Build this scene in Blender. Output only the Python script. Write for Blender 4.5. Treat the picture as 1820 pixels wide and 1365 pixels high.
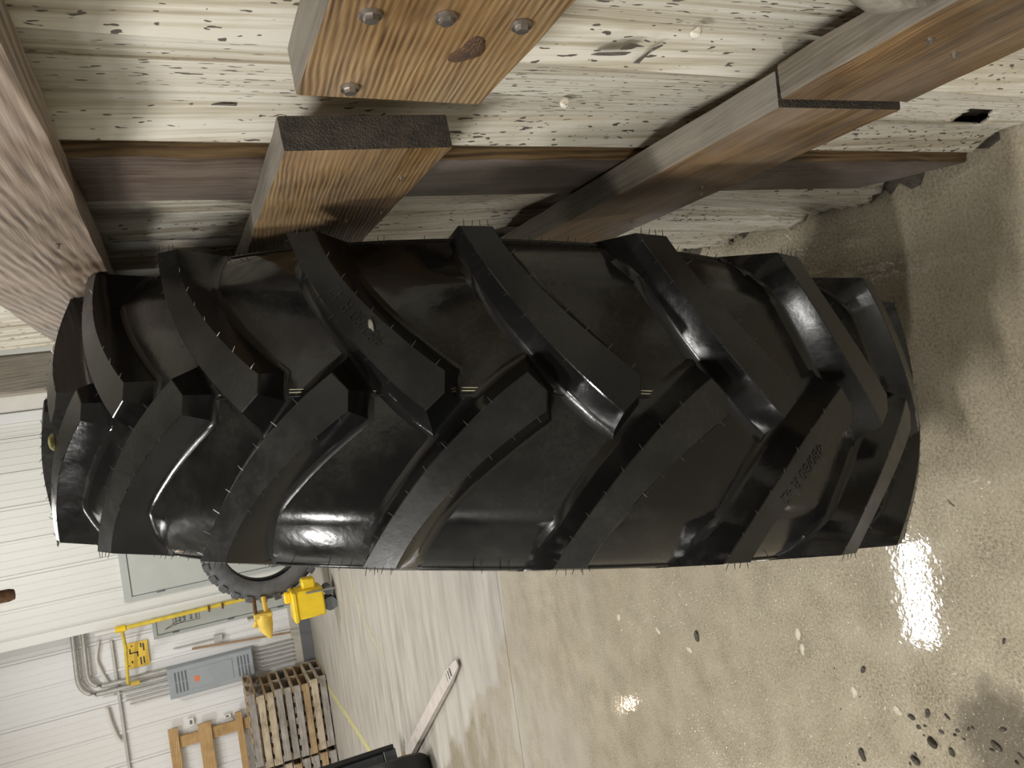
import bpy, bmesh, math, random
import numpy as np
from mathutils import Vector, Matrix

random.seed(7)
S = bpy.context.scene
COL = S.collection
for o in list(bpy.data.objects):
    bpy.data.objects.remove(o, do_unlink=True)

# ------------------------------------------------------------------ camera
PITCH, ROLL, CAM_H, FPX = math.radians(23.5), math.radians(8.2), 1.6, 1367.0
fw = Vector((0, math.cos(PITCH), -math.sin(PITCH)))
vu = Vector((0, math.sin(PITCH), math.cos(PITCH)))
vr = Vector((1, 0, 0))
cx = -math.sin(ROLL) * vr - math.cos(ROLL) * vu      # the phone was held on its side
cy = math.cos(ROLL) * vr - math.sin(ROLL) * vu
cz = -fw
cam = bpy.data.cameras.new('camera')
cam.sensor_width = 36.0
cam.lens = FPX / 1820.0 * 36.0
cam.clip_start = 0.02
cam_o = bpy.data.objects.new('camera', cam)
COL.objects.link(cam_o)
cam_o.matrix_world = Matrix(((cx.x, cy.x, cz.x, 0), (cx.y, cy.y, cz.y, 0), (cx.z, cy.z, cz.z, CAM_H), (0, 0, 0, 1)))
S.camera = cam_o

# ------------------------------------------------------------------ world, lamps, exposure
W = bpy.data.worlds.new('world')
S.world = W
W.use_nodes = True
W.node_tree.nodes['Background'].inputs[0].default_value = (0.8, 0.85, 0.9, 1)
W.node_tree.nodes['Background'].inputs[1].default_value = 0.0

S.view_settings.view_transform = 'Standard'
S.view_settings.look = 'None'
S.view_settings.gamma = 1.0
S.view_settings.use_curve_mapping = False
S.view_settings.exposure = 0.48


def area(name, loc, sx, sy, power, col=(1.0, 0.98, 0.94)):
    l = bpy.data.lights.new(name, 'AREA')
    l.shape = 'RECTANGLE'
    l.size, l.size_y, l.energy, l.color = sx, sy, power, col
    o = bpy.data.objects.new(name, l)
    o.location = loc
    COL.objects.link(o)
    return o


# ceiling fixtures (1.2 m tube fixtures hung at 6 m)
area('ceiling_lamp_front_offscreen', (-3.1, 6.55, 6.0), 1.2, 0.36, 190)
area('ceiling_lamp_overhead_offscreen', (-3.3, -0.3, 6.0), 1.2, 0.2, 210)
area('ceiling_lamp_behind_offscreen', (-4.2, -3.2, 6.0), 1.2, 0.2, 220)
area('ceiling_lamp_left_offscreen', (-6.6, 2.4, 6.0), 1.2, 0.2, 90)
area('ceiling_lamp_far_offscreen', (-1.4, 10.4, 6.0), 1.2, 0.36, 105)
area('ceiling_lamp_far_left_offscreen', (-8.2, 8.6, 6.0), 1.2, 0.36, 150)
area('wall_lamp_far_offscreen', (-6.1, 12.4, 5.2), 0.16, 0.16, 7, (1.0, 0.72, 0.5))


# ------------------------------------------------------------------ helpers
def tag(o, label=None, cat=None, group=None, kind=None):
    if label: o['label'] = label
    if cat: o['category'] = cat
    if group: o['group'] = group
    if kind: o['kind'] = kind
    return o


def link(o, parent=None):
    COL.objects.link(o)
    if parent is not None:
        o.parent = parent
    return o


def empty(name, loc=(0, 0, 0), rz=0.0):
    o = bpy.data.objects.new(name, None)
    o.location = loc
    o.rotation_euler = (0, 0, rz)
    o.empty_display_size = 0.1
    return link(o)


def mobj(name, verts, faces, mats, parent=None, smooth=None, loc=None, mi=None):
    me = bpy.data.meshes.new(name)
    me.from_pydata([tuple(map(float, v)) for v in verts], [], [tuple(f) for f in faces])
    me.validate()
    for m in (mats if isinstance(mats, (list, tuple)) else [mats]):
        me.materials.append(m)
    if mi is not None:
        for p, i in zip(me.polygons, mi):
            p.material_index = i
    if smooth is not None:
        for p in me.polygons: p.use_smooth = True
        if smooth < 180: me.set_sharp_from_angle(angle=math.radians(smooth))
    o = bpy.data.objects.new(name, me)
    if loc is not None: o.location = loc
    return link(o, parent)


def bmobj(name, bm, mats, parent=None, smooth=None, loc=None):
    bm.normal_update()
    me = bpy.data.meshes.new(name)
    bm.to_mesh(me)
    bm.free()
    for m in (mats if isinstance(mats, (list, tuple)) else [mats]):
        me.materials.append(m)
    if smooth is not None:
        for p in me.polygons: p.use_smooth = True
        if smooth < 180: me.set_sharp_from_angle(angle=math.radians(smooth))
    o = bpy.data.objects.new(name, me)
    if loc is not None: o.location = loc
    return link(o, parent)


def copy_tree(o, parent=None):
    c = o.copy()
    COL.objects.link(c)
    if parent is not None: c.parent = parent
    for ch in list(o.children):
        copy_tree(ch, c)
    return c


def bbox_bm(bm, x0, x1, y0, y1, z0, z1, bev=0.0, seg=1):
    r = bmesh.ops.create_cube(bm, size=1.0)
    for v in r['verts']:
        v.co = Vector(((x0 + x1) / 2 + v.co.x * (x1 - x0), (y0 + y1) / 2 + v.co.y * (y1 - y0), (z0 + z1) / 2 + v.co.z * (z1 - z0)))
    if bev > 0:
        es = list({e for v in r['verts'] for e in v.link_edges})
        bmesh.ops.bevel(bm, geom=es, offset=bev, segments=seg, affect='EDGES', profile=0.5)


def box(name, x0, x1, y0, y1, z0, z1, mat, parent=None, bev=0.0, smooth=None):
    """box given in the parent's (or world) coordinates; the object's origin is its centre"""
    c = Vector(((x0 + x1) / 2, (y0 + y1) / 2, (z0 + z1) / 2))
    bm = bmesh.new()
    bbox_bm(bm, x0 - c.x, x1 - c.x, y0 - c.y, y1 - c.y, z0 - c.z, z1 - c.z, bev)
    return bmobj(name, bm, mat, parent, smooth, c)


def tube(name, pts, r, mat, parent=None, n=10, caps=True, loc=None, radii=None):
    pts = [Vector(p) for p in pts]
    V, Fc = [], []
    up = Vector((0, 0, 1))
    for i, p in enumerate(pts):
        t = (pts[min(i + 1, len(pts) - 1)] - pts[max(i - 1, 0)]).normalized()
        ref = up if abs(t.dot(up)) < 0.9 else Vector((1, 0, 0))
        a = t.cross(ref).normalized()
        b = t.cross(a)
        rr = radii[i] if radii else r
        for k in range(n):
            w = 2 * math.pi * k / n
            V.append(p + (a * math.cos(w) + b * math.sin(w)) * rr)
    for i in range(len(pts) - 1):
        for k in range(n):
            Fc.append((i * n + k, i * n + (k + 1) % n, (i + 1) * n + (k + 1) % n, (i + 1) * n + k))
    if caps:
        Fc.append(tuple(range(n - 1, -1, -1)))
        Fc.append(tuple(range((len(pts) - 1) * n, len(pts) * n)))
    return mobj(name, V, Fc, mat, parent, 50, loc)


def revolve(profile, n, closed=True):
    """profile of (s, r) around the X axis; phi = 0 faces -Y, growing towards +Z"""
    V, Fc = [], []
    m = len(profile)
    for i in range(n):
        f = 2 * math.pi * i / n
        for s, r in profile:
            V.append((s, -r * math.cos(f), r * math.sin(f)))
    for i in range(n):
        j = (i + 1) % n
        for k in range(m if closed else m - 1):
            l = (k + 1) % m
            Fc.append((i * m + k, i * m + l, j * m + l, j * m + k))
    return V, Fc


# ------------------------------------------------------------------ materials
class NT:
    def __init__(self, name, rough=0.5, metal=0.0, spec=0.5):
        self.m = bpy.data.materials.new(name)
        self.m.use_nodes = True
        self.t = self.m.node_tree
        self.b = self.t.nodes['Principled BSDF']
        self.b.inputs['Roughness'].default_value = rough
        self.b.inputs['Metallic'].default_value = metal
        self.b.inputs['Specular IOR Level'].default_value = spec
        self.tc = self.t.nodes.new('ShaderNodeTexCoord')

    def n(self, typ, **kw):
        x = self.t.nodes.new(typ)
        for k, v in kw.items():
            if hasattr(x, k) and k not in x.inputs.keys():
                setattr(x, k, v)
            else:
                x.inputs[k].default_value = v
        return x

    def lk(self, a, b):
        self.t.links.new(a, b)

    def mapped(self, scale=(1, 1, 1), loc=(0, 0, 0), rot=(0, 0, 0), src=None, jitter=False):
        mp = self.n('ShaderNodeMapping')
        mp.inputs['Scale'].default_value = scale
        mp.inputs['Location'].default_value = loc
        mp.inputs['Rotation'].default_value = rot
        self.lk(src if src else self.tc.outputs['Object'], mp.inputs['Vector'])
        if jitter:
            oi = self.n('ShaderNodeObjectInfo')
            mu = self.n('ShaderNodeMath', operation='MULTIPLY')
            mu.inputs[1].default_value = 37.0
            self.lk(oi.outputs['Random'], mu.inputs[0])
            ad = self.n('ShaderNodeVectorMath', operation='ADD')
            self.lk(mp.outputs[0], ad.inputs[0])
            self.lk(mu.outputs[0], ad.inputs[1])
            return ad.outputs[0]
        return mp.outputs[0]

    def noise(self, vec, scale=1.0, detail=4.0, rough=0.55, dist=0.0):
        x = self.n('ShaderNodeTexNoise')
        x.inputs['Scale'].default_value = scale
        x.inputs['Detail'].default_value = detail
        x.inputs['Roughness'].default_value = rough
        x.inputs['Distortion'].default_value = dist
        self.lk(vec, x.inputs['Vector'])
        return x.outputs['Fac']

    def ramp(self, fac, stops, interp='LINEAR'):
        x = self.n('ShaderNodeValToRGB')
        x.color_ramp.interpolation = interp
        els = x.color_ramp.elements
        while len(els) < len(stops): els.new(0.5)
        for e, (p, c) in zip(els, stops):
            e.position = p
            e.color = c if len(c) == 4 else (*c, 1)
        self.lk(fac, x.inputs['Fac'])
        return x.outputs['Color']

    def val(self, fac, lo, hi, a=0.0, b=1.0):
        x = self.n('ShaderNodeMapRange')
        x.inputs['From Min'].default_value = lo
        x.inputs['From Max'].default_value = hi
        x.inputs['To Min'].default_value = a
        x.inputs['To Max'].default_value = b
        x.clamp = True
        self.lk(fac, x.inputs['Value'])
        return x.outputs['Result']

    def mix(self, fac, a, b, blend='MIX'):
        x = self.n('ShaderNodeMix', data_type='RGBA', blend_type=blend)
        for sock, v in ((x.inputs[0], fac), (x.inputs[6], a), (x.inputs[7], b)):
            if isinstance(v, (int, float)): sock.default_value = v
            elif isinstance(v, tuple): sock.default_value = v if len(v) == 4 else (*v, 1)
            else: self.lk(v, sock)
        return x.outputs[2]

    def math(self, op, a, b=None):
        x = self.n('ShaderNodeMath', operation=op)
        for i, v in enumerate((a, b)):
            if v is None: continue
            if isinstance(v, (int, float)): x.inputs[i].default_value = v
            else: self.lk(v, x.inputs[i])
        return x.outputs[0]

    def color(self, v):
        if isinstance(v, tuple): self.b.inputs['Base Color'].default_value = (*v, 1)
        else: self.lk(v, self.b.inputs['Base Color'])

    def rough(self, v):
        self.lk(v, self.b.inputs['Roughness'])

    def bump(self, h, strength=0.3, dist=0.01):
        x = self.n('ShaderNodeBump')
        x.inputs['Strength'].default_value = strength
        x.inputs['Distance'].default_value = dist
        self.lk(h, x.inputs['Height'])
        self.lk(x.outputs['Normal'], self.b.inputs['Normal'])


def plain(name, col, rough=0.5, metal=0.0, var=0.12, scale=12.0, bump=0.0):
    k = NT(name, rough, metal)
    v = k.mapped(jitter=True)
    f = k.noise(v, scale, 4)
    k.color(k.mix(k.val(f, 0.3, 0.7), tuple(c * (1 - var) for c in col), tuple(min(1, c * (1 + var)) for c in col)))
    if bump: k.bump(k.noise(v, scale * 6, 3), bump, 0.005)
    return k.m


def wood(name, axis, dark, mid, light, rough=0.55, ring=26.0, grey=None, greyamt=0.5, spec=0.4, wamp=1.0):
    """board wood, grain along the given local axis"""
    WA = wamp
    k = NT(name, rough, 0, spec)
    a = 'XYZ'.index(axis)
    sc = [1, 1, 1]; sc[a] = 0.08
    v = k.mapped(tuple(sc), jitter=True)
    warp = k.noise(v, 3.0, 2)
    wv = k.n('ShaderNodeTexWave', wave_type='BANDS', bands_direction='DIAGONAL')
    wv.inputs['Scale'].default_value = ring * 2.6
    wv.inputs['Distortion'].default_value = 5.0
    wv.inputs['Detail'].default_value = 2.0
    wv.inputs['Detail Scale'].default_value = 0.6
    k.lk(v, wv.inputs['Vector'])
    sc2 = [160, 160, 160]; sc2[a] = 6
    fine = k.noise(k.mapped(tuple(sc2), jitter=True), 1.0, 3)
    big = k.noise(k.mapped((5, 5, 5), jitter=True), 1.0, 4)
    sc4 = [46, 46, 46]; sc4[a] = 1.6
    stk = k.noise(k.mapped(tuple(sc4), loc=(1, 5, 3), jitter=True), 1.0, 3, 0.6, 0.4)
    wa_ = k.val(k.noise(k.mapped((7, 7, 7), loc=(8, 2, 4), jitter=True), 1.0, 2), 0.35, 0.65, 0.08 * WA, 0.36 * WA)
    f = k.math('ADD', k.math('MULTIPLY', k.math('SUBTRACT', wv.outputs['Fac'], 0.5), wa_), k.math('MULTIPLY', fine, 0.5))
    f = k.math('ADD', f, k.math('MULTIPLY', stk, 0.55))
    f = k.math('ADD', f, k.math('MULTIPLY', k.math('SUBTRACT', big, 0.5), 0.8))
    c = k.ramp(f, [(0.26, dark), (0.52, mid), (0.80, light)])
    if grey:
        sc3 = [9, 9, 9]; sc3[a] = 3
        g = k.noise(k.mapped(tuple(sc3), loc=(3, 1, 7), jitter=True), 1.0, 5, 0.65)
        c = k.mix(k.val(g, 0.5 - 0.12, 0.68, 0, greyamt), c, grey)
    k.color(c)
    k.rough(k.val(big, 0.3, 0.7, rough - 0.16, rough + 0.12))
    k.bump(f, 0.55, 0.004)
    return k.m


M = {}
M['board_tan'] = wood('board_tan', 'Y', (0.055, 0.028, 0.010), (0.185, 0.108, 0.042), (0.30, 0.195, 0.088), 0.55, 40, (0.24, 0.19, 0.135), 0.42, wamp=0.9)
M['board_brown'] = wood('board_brown', 'Y', (0.028, 0.015, 0.008), (0.115, 0.066, 0.029), (0.26, 0.16, 0.072), 0.5, 34, (0.24, 0.20, 0.155), 0.6, wamp=0.5)
M['board_grey'] = wood('board_grey', 'Y', (0.06, 0.038, 0.024), (0.20, 0.145, 0.10), (0.32, 0.25, 0.195), 0.5, 15, (0.30, 0.25, 0.215), 0.55, wamp=1.3)
M['board_top'] = wood('board_top', 'Y', (0.045, 0.037, 0.028), (0.14, 0.12, 0.092), (0.235, 0.21, 0.17), 0.6, 40, (0.20, 0.185, 0.16), 0.7, wamp=0.3)
M['board_end'] = plain('board_end', (0.035, 0.026, 0.018), 0.7, 0, 0.5, 60, 0.9)
M['post_wood'] = wood('post_wood', 'Z', (0.02, 0.012, 0.008), (0.072, 0.048, 0.034), (0.15, 0.115, 0.09), 0.36, 40, (0.21, 0.18, 0.165), 0.5)
M['post_edge'] = wood('post_edge', 'Z', (0.03, 0.017, 0.007), (0.10, 0.06, 0.025), (0.17, 0.11, 0.05), 0.5, 26)
M['far_post'] = wood('far_post', 'Z', (0.12, 0.10, 0.075), (0.24, 0.205, 0.16), (0.34, 0.30, 0.24), 0.7, 14, (0.30, 0.28, 0.25), 0.5)
M['pallet_a'] = wood('pallet_a', 'X', (0.16, 0.10, 0.05), (0.38, 0.26, 0.14), (0.5, 0.37, 0.22), 0.75, 20)
M['pallet_b'] = wood('pallet_b', 'X', (0.14, 0.12, 0.10), (0.30, 0.27, 0.24), (0.44, 0.41, 0.38), 0.8, 20)
M['pallet_c'] = wood('pallet_c', 'X', (0.22, 0.17, 0.11), (0.46, 0.38, 0.27), (0.60, 0.52, 0.40), 0.8, 20)
M['pine'] = wood('pine', 'X', (0.33, 0.19, 0.075), (0.47, 0.30, 0.13), (0.55, 0.37, 0.18), 0.6, 10)
M['knot'] = plain('knot', (0.085, 0.042, 0.02), 0.3, 0, 0.6, 90, 0.8)
M['scar'] = plain('scar', (0.13, 0.11, 0.10), 0.6, 0, 0.3, 60)
M['steel'] = plain('steel', (0.42, 0.41, 0.39), 0.35, 0.9, 0.25, 60)
M['bolt'] = plain('bolt', (0.34, 0.31, 0.28), 0.38, 0.9, 0.35, 120)
M['galv'] = plain('galv', (0.50, 0.49, 0.46), 0.45, 0.55, 0.12, 10)
M['grey_paint'] = plain('grey_paint', (0.33, 0.36, 0.385), 0.5, 0, 0.05, 6)
M['vent_dark'] = plain('vent_dark', (0.13, 0.14, 0.155), 0.6, 0, 0.1, 6)
M['door_grey'] = plain('door_grey', (0.47, 0.485, 0.455), 0.5, 0, 0.05, 3)
M['door_frame'] = plain('door_frame', (0.43, 0.45, 0.43), 0.5, 0, 0.05, 3)
M['yellow'] = plain('yellow', (0.84, 0.58, 0.02), 0.4, 0, 0.08, 6)
M['yellow_dull'] = plain('yellow_dull', (0.66, 0.46, 0.07), 0.45, 0, 0.12, 6)
M['pipe_yellow'] = plain('pipe_yellow', (0.70, 0.52, 0.06), 0.45, 0, 0.16, 9)
M['sign_yellow'] = plain('sign_yellow', (0.78, 0.52, 0.06), 0.5, 0, 0.10, 14)
M['ink'] = plain('ink', (0.05, 0.045, 0.035), 0.6, 0, 0.2, 8)
M['white_plastic'] = plain('white_plastic', (0.78, 0.76, 0.70), 0.45, 0, 0.04, 6)
M['orange'] = plain('orange', (0.72, 0.20, 0.07), 0.5, 0, 0.06, 8)
M['rust'] = plain('rust', (0.13, 0.065, 0.03), 0.75, 0.2, 0.5, 60, 0.7)
M['kick'] = plain('kick', (0.155, 0.155, 0.165), 0.6, 0, 0.12, 3)
M['curb'] = plain('curb', (0.52, 0.50, 0.43), 0.7, 0, 0.10, 4)
M['dark_metal'] = plain('dark_metal', (0.075, 0.08, 0.085), 0.4, 0.4, 0.2, 9)
M['fork_steel'] = plain('fork_steel', (0.46, 0.41, 0.375), 0.55, 0.1, 0.12, 9)
M['fork_base'] = plain('fork_base', (0.20, 0.15, 0.08), 0.6, 0.3, 0.3, 12)
M['white_pipe'] = plain('white_pipe', (0.70, 0.68, 0.64), 0.5, 0, 0.06, 4)
M['stick'] = plain('stick', (0.36, 0.22, 0.12), 0.6, 0, 0.15, 9)
M['crumb'] = plain('crumb', (0.42, 0.40, 0.17), 0.8, 0, 0.4, 200, 0.8)
M['crumb_pale'] = plain('crumb_pale', (0.30, 0.29, 0.22), 0.8, 0, 0.4, 200, 0.8)
M['mud'] = plain('mud', (0.06, 0.05, 0.036), 0.2, 0, 0.4, 120, 0.6)
M['chip'] = plain('chip', (0.42, 0.38, 0.29), 0.4, 0, 0.15, 60)
M['yellow_line'] = plain('yellow_line', (0.44, 0.40, 0.19), 0.6, 0, 0.25, 20)
M['pale_line'] = plain('pale_line', (0.42, 0.40, 0.26), 0.5, 0, 0.3, 40)
M['ceiling'] = plain('ceiling', (0.40, 0.40, 0.39), 0.8, 0, 0.05, 1)
M['wall_plain'] = plain('wall_plain', (0.42, 0.42, 0.40), 0.8, 0, 0.06, 1)


def siding(name, col, stain):
    k = NT(name, 0.5)
    big = k.noise(k.mapped((0.7, 0.7, 0.35)), 1.0, 5, 0.6)
    st = k.noise(k.mapped((6, 6, 0.6), loc=(5, 0, 2)), 1.0, 5, 0.6)
    c = k.mix(k.val(big, 0.45, 0.75, 0, 0.45), col, stain)
    c = k.mix(k.val(st, 0.55, 0.8, 0, 0.25), c, tuple(x * 0.75 for x in col))
    k.color(c)
    return k.m


M['siding_white'] = siding('siding_white', (0.80, 0.80, 0.80), (0.74, 0.71, 0.67))
M['siding_cream'] = siding('siding_cream', (0.70, 0.70, 0.66), (0.66, 0.66, 0.61))


def peeling(name):
    """weathered cream paint, streaked along the sheet, flaked down to dark specks"""
    k = NT(name, 0.42, 0, 0.45)
    streak = k.noise(k.mapped((90, 120, 2.2)), 1.0, 4, 0.6)
    band = k.noise(k.mapped((10, 22, 0.5), loc=(1, 4, 2)), 1.0, 3, 0.6)
    tan = k.noise(k.mapped((5, 5, 4), loc=(2, 0, 0)), 1.0, 6, 0.7)
    c = k.ramp(k.math('ADD', k.math('MULTIPLY', streak, 0.6), k.math('MULTIPLY', band, 0.4)),
               [(0.36, (0.29, 0.245, 0.175)), (0.455, (0.50, 0.455, 0.36)), (0.55, (0.67, 0.64, 0.56))])
    c = k.mix(k.val(tan, 0.5, 0.72, 0, 0.6), c, (0.46, 0.39, 0.28))
    fl = k.noise(k.mapped((150, 175, 52), loc=(7, 3, 9)), 1.0, 1.5, 0.5)
    den = k.noise(k.mapped((6, 9, 3.5), loc=(0, 8, 1)), 1.0, 3)
    fl = k.math('ADD', fl, k.math('MULTIPLY', k.math('SUBTRACT', den, 0.5), 0.28))
    fleck = k.val(fl, 0.655, 0.67)
    big = k.noise(k.mapped((34, 60, 13), loc=(4, 6, 3)), 1.0, 3, 0.6)
    scar = k.val(k.math('ADD', big, k.math('MULTIPLY', k.math('SUBTRACT', den, 0.5), 0.3)), 0.705, 0.715)
    fleck = k.math('MAXIMUM', fleck, scar)
    c = k.mix(fleck, c, (0.115, 0.098, 0.085))
    k.color(c)
    h = k.math('SUBTRACT', k.math('MULTIPLY', streak, 0.6), k.math('MULTIPLY', fleck, 0.5))
    k.bump(h, 0.5, 0.005)
    return k.m


M['peeling'] = peeling('peeling')


def rubber(name, base=0.010, rough=0.3, dust=0.35, wet=True, dustcol=(0.05, 0.05, 0.04)):
    k = NT(name, rough, 0, 0.42)
    v = k.mapped((1, 1, 1), jitter=True)
    d = k.noise(v, 9.0, 6, 0.65)
    sp = k.noise(v, 160.0, 3, 0.6)
    dd = k.math('MULTIPLY', k.val(d, 0.42, 0.72), k.val(sp, 0.35, 0.65, 0.35, 1.0))
    c = k.mix(k.math('MULTIPLY', dd, dust), (base, base, base * 1.02), dustcol)
    k.color(c)
    k.rough(k.math('ADD', k.val(d, 0.35, 0.7, rough - 0.1, rough + 0.12), k.math('MULTIPLY', sp, 0.06)))
    k.bump(k.noise(v, 60.0, 3), 0.08, 0.004)
    return k.m


M['rubber_base'] = rubber('rubber_base', 0.0065, 0.17, 0.45)
M['rubber_lug'] = rubber('rubber_lug', 0.0065, 0.34, 0.42)
M['rubber_wall'] = rubber('rubber_wall', 0.0065, 0.17, 0.15)
M['rubber_text'] = rubber('rubber_text', 0.0065, 0.3, 0.6)
M['rubber_hair'] = plain('rubber_hair', (0.03, 0.03, 0.028), 0.3, 0, 0.1, 5)
M['rubber_old'] = plain('rubber_old', (0.11, 0.11, 0.115), 0.75, 0, 0.2, 12)
M['rubber_black'] = plain('rubber_black', (0.012, 0.012, 0.012), 0.5, 0, 0.2, 12)


def floor_mat(name, far=False):
    k = NT(name, 0.3, 0, 0.5)
    sep = k.n('ShaderNodeSeparateXYZ')
    k.lk(k.tc.outputs['Object'], sep.inputs[0])
    X, Y = sep.outputs['X'], sep.outputs['Y']
    fine = k.noise(k.mapped((1, 1, 1)), 140.0, 4, 0.75)
    mid = k.noise(k.mapped((1, 1, 1), loc=(3, 2, 0)), 7.0, 5, 0.6)
    big = k.noise(k.mapped((1, 1, 1), loc=(9, 4, 0)), 1.3, 4, 0.55)
    sand = k.math('ADD', k.math('MULTIPLY', fine, 0.7), k.math('MULTIPLY', mid, 0.3))
    wetc = k.ramp(sand, [(0.36, (0.135, 0.113, 0.074)), (0.5, (0.32, 0.28, 0.205)), (0.7, (0.49, 0.44, 0.34))])
    wetc = k.mix(k.val(big, 0.35, 0.68, 0, 0.5), wetc, (0.25, 0.215, 0.155))
    # pale aggregate chips showing through
    vo = k.n('ShaderNodeTexVoronoi')
    vo.inputs['Scale'].default_value = 9.0
    vo.inputs['Randomness'].default_value = 1.0
    k.lk(k.mapped((1, 1, 1)), vo.inputs['Vector'])
    chip = k.math('MULTIPLY', k.val(vo.outputs['Distance'], 0.05, 0.09, 1, 0), k.val(mid, 0.52, 0.56))
    wetc = k.mix(k.math('MULTIPLY', chip, 0.6), wetc, (0.42, 0.38, 0.29))
    # dry slab
    st = k.noise(k.mapped((1.2, 7, 1)), 1.0, 6, 0.65)
    dry = k.ramp(k.math('ADD', k.math('MULTIPLY', st, 0.75), k.math('MULTIPLY', fine, 0.25)),
                 [(0.32, (0.22, 0.20, 0.175)), (0.5, (0.33, 0.305, 0.265)), (0.66, (0.41, 0.385, 0.34))])
    # wet stain outline: near slab, and on the far slab left of a slanted, wandering line
    edge = k.math('ADD', k.math('MULTIPLY', k.math('SUBTRACT', Y, 4.32), 0.74), k.math('ADD', X, 1.62))
    wob = k.noise(k.mapped((1, 1, 1), loc=(1, 7, 0)), 1.7, 3)
    edge = k.math('ADD', edge, k.math('MULTIPLY', k.math('SUBTRACT', wob, 0.5), 0.9))
    farwet = k.val(edge, -0.06, 0.06, 1, 0)
    nearwet = k.val(Y, 4.2, 4.32, 1, 0)
    dryp = k.noise(k.mapped((1.3, 2.6, 1), loc=(5, 5, 0)), 1.0, 4)
    # half-dry patches just this side of the joint
    ndry = k.math('MULTIPLY', k.val(Y, 2.9, 4.2, 0, 1), k.val(dryp, 0.46, 0.58, 0, 0.6))
    wet = k.math('SUBTRACT', k.math('MAXIMUM', farwet, nearwet), ndry)
    c = k.mix(wet, dry, wetc)
    # mud smear near the camera on the left
    mx = k.math('POWER', k.math('DIVIDE', k.math('ADD', X, 0.98), 0.16), 2.0)
    my = k.math('POWER', k.math('DIVIDE', k.math('SUBTRACT', Y, 1.17), 0.2), 2.0)
    mud = k.math('SUBTRACT', 1.25, k.math('ADD', mx, my))
    mud = k.math('ADD', mud, k.math('MULTIPLY', k.math('SUBTRACT', mid, 0.5), 2.6))
    c = k.mix(k.val(mud, 0.3, 1.0, 0, 0.75), c, (0.075, 0.062, 0.044))
    k.color(c)
    k.rough(k.val(wet, 0, 1, 0.65, 0.03))
    # thin water film: mostly smooth, broken by wet sand grains
    g1 = k.val(k.noise(k.mapped((1, 1, 1)), 150.0, 2, 0.5), 0.56, 0.78)
    g2 = k.noise(k.mapped((1, 1, 1), loc=(2, 2, 2)), 40.0, 2, 0.5)
    h = k.math('ADD', g1, k.math('MULTIPLY', g2, 0.25))
    k.bump(h, 0.24, 0.004)
    return k.m


M['floor'] = floor_mat('floor')

# ------------------------------------------------------------------ setting: floor, far walls, shell
JY = 4.32


def slab(name, x0, x1, y0, y1, parent):
    o = mobj(name, [(x0, y0, 0), (x1, y0, 0), (x1, y1, 0), (x0, y1, 0), (x0, y0, -0.05), (x1, y0, -0.05), (x1, y1, -0.05), (x0, y1, -0.05)],
             [(0, 1, 2, 3), (7, 6, 5, 4), (0, 4, 5, 1), (1, 5, 6, 2), (2, 6, 7, 3), (3, 7, 4, 0)], M['floor'], parent)
    return o


floor = mobj('floor', [(-10, -4.5, -0.05), (3.2, -4.5, -0.05), (3.2, 14.4, -0.05), (-10, 14.4, -0.05)] + [(-10, -4.5, -0.2), (3.2, -4.5, -0.2), (3.2, 14.4, -0.2), (-10, 14.4, -0.2)],
             [(0, 1, 2, 3), (7, 6, 5, 4), (0, 4, 5, 1), (1, 5, 6, 2), (2, 6, 7, 3), (3, 7, 4, 0)], M['mud'])
tag(floor, 'wet brown concrete shop floor with a dry far slab', 'floor', kind='structure')
slab('concrete_slab', -10, 3.2, -4.5, JY - 0.004, floor)
slab('concrete_slab', -10, 3.2, JY + 0.004, 14.4, floor)


def strip(name, pts, w, mat, parent, z=0.0015):
    """a flat painted line along floor points"""
    V, Fc = [], []
    for i, p in enumerate(pts):
        a, b = pts[max(i - 1, 0)], pts[min(i + 1, len(pts) - 1)]
        d = Vector((b[0] - a[0], b[1] - a[1])).normalized()
        n = Vector((-d.y, d.x)) * w / 2
        V += [(p[0] + n.x, p[1] + n.y, z), (p[0] - n.x, p[1] - n.y, z)]
    for i in range(len(pts) - 1):
        Fc.append((2 * i, 2 * i + 1, 2 * i + 3, 2 * i + 2))
    return mobj(name, V, Fc, mat, parent)


strip('painted_line', [(-4.34, 13.5), (-4.37, 12.6), (-4.3, 11.2), (-4.23, 9.6), (-4.12, 7.6)], 0.11, M['yellow_line'], floor)
strip('painted_line', [(-2.1, 9.2), (-2.45, 8.6), (-2.62, 8.1)], 0.03, M['yellow_line'], floor)
strip('painted_line', [(-3.6, 13.66), (-4.0, 13.62), (-4.34, 13.5)], 0.05, M['yellow_line'], floor)

FY, PY = 13.9, 13.2     # far wall and the partition in front of it


def ribbed_sheet(name, x0, x1, y, z0, z1, mat, parent, period=0.49):
    """vertical-ribbed metal sheet facing -Y"""
    prof = []
    x = x0
    xs = []
    nper = max(1, int(round((x1 - x0) / period)))
    p = (x1 - x0) / nper
    for i in range(nper):
        b = x0 + i * p
        xs += [(b, 0), (b + 0.012, 0.022), (b + 0.046, 0.022), (b + 0.058, 0)]
        for q in (0.30, 0.53, 0.76):
            xs += [(b + q * p - 0.010, 0), (b + q * p - 0.005, 0.006), (b + q * p + 0.005, 0.006), (b + q * p + 0.010, 0)]
    xs.append((x1, 0))
    V, Fc = [], []
    for (xx, d) in xs:
        V += [(xx, y - d, z0), (xx, y - d, z1)]
    for i in range(len(xs) - 1):
        Fc.append((2 * i, 2 * i + 2, 2 * i + 3, 2 * i + 1))
    return mobj(name, V, Fc, mat, parent)


wall_far = box('wall_far', -10, 3.2, FY + 0.02, FY + 0.3, -0.05, 7.0, M['wall_plain'])
tag(wall_far, 'white ribbed metal far wall carrying the electrical panel', 'wall', kind='structure')
xs = -10.0
rel = wall_far.location


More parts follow.
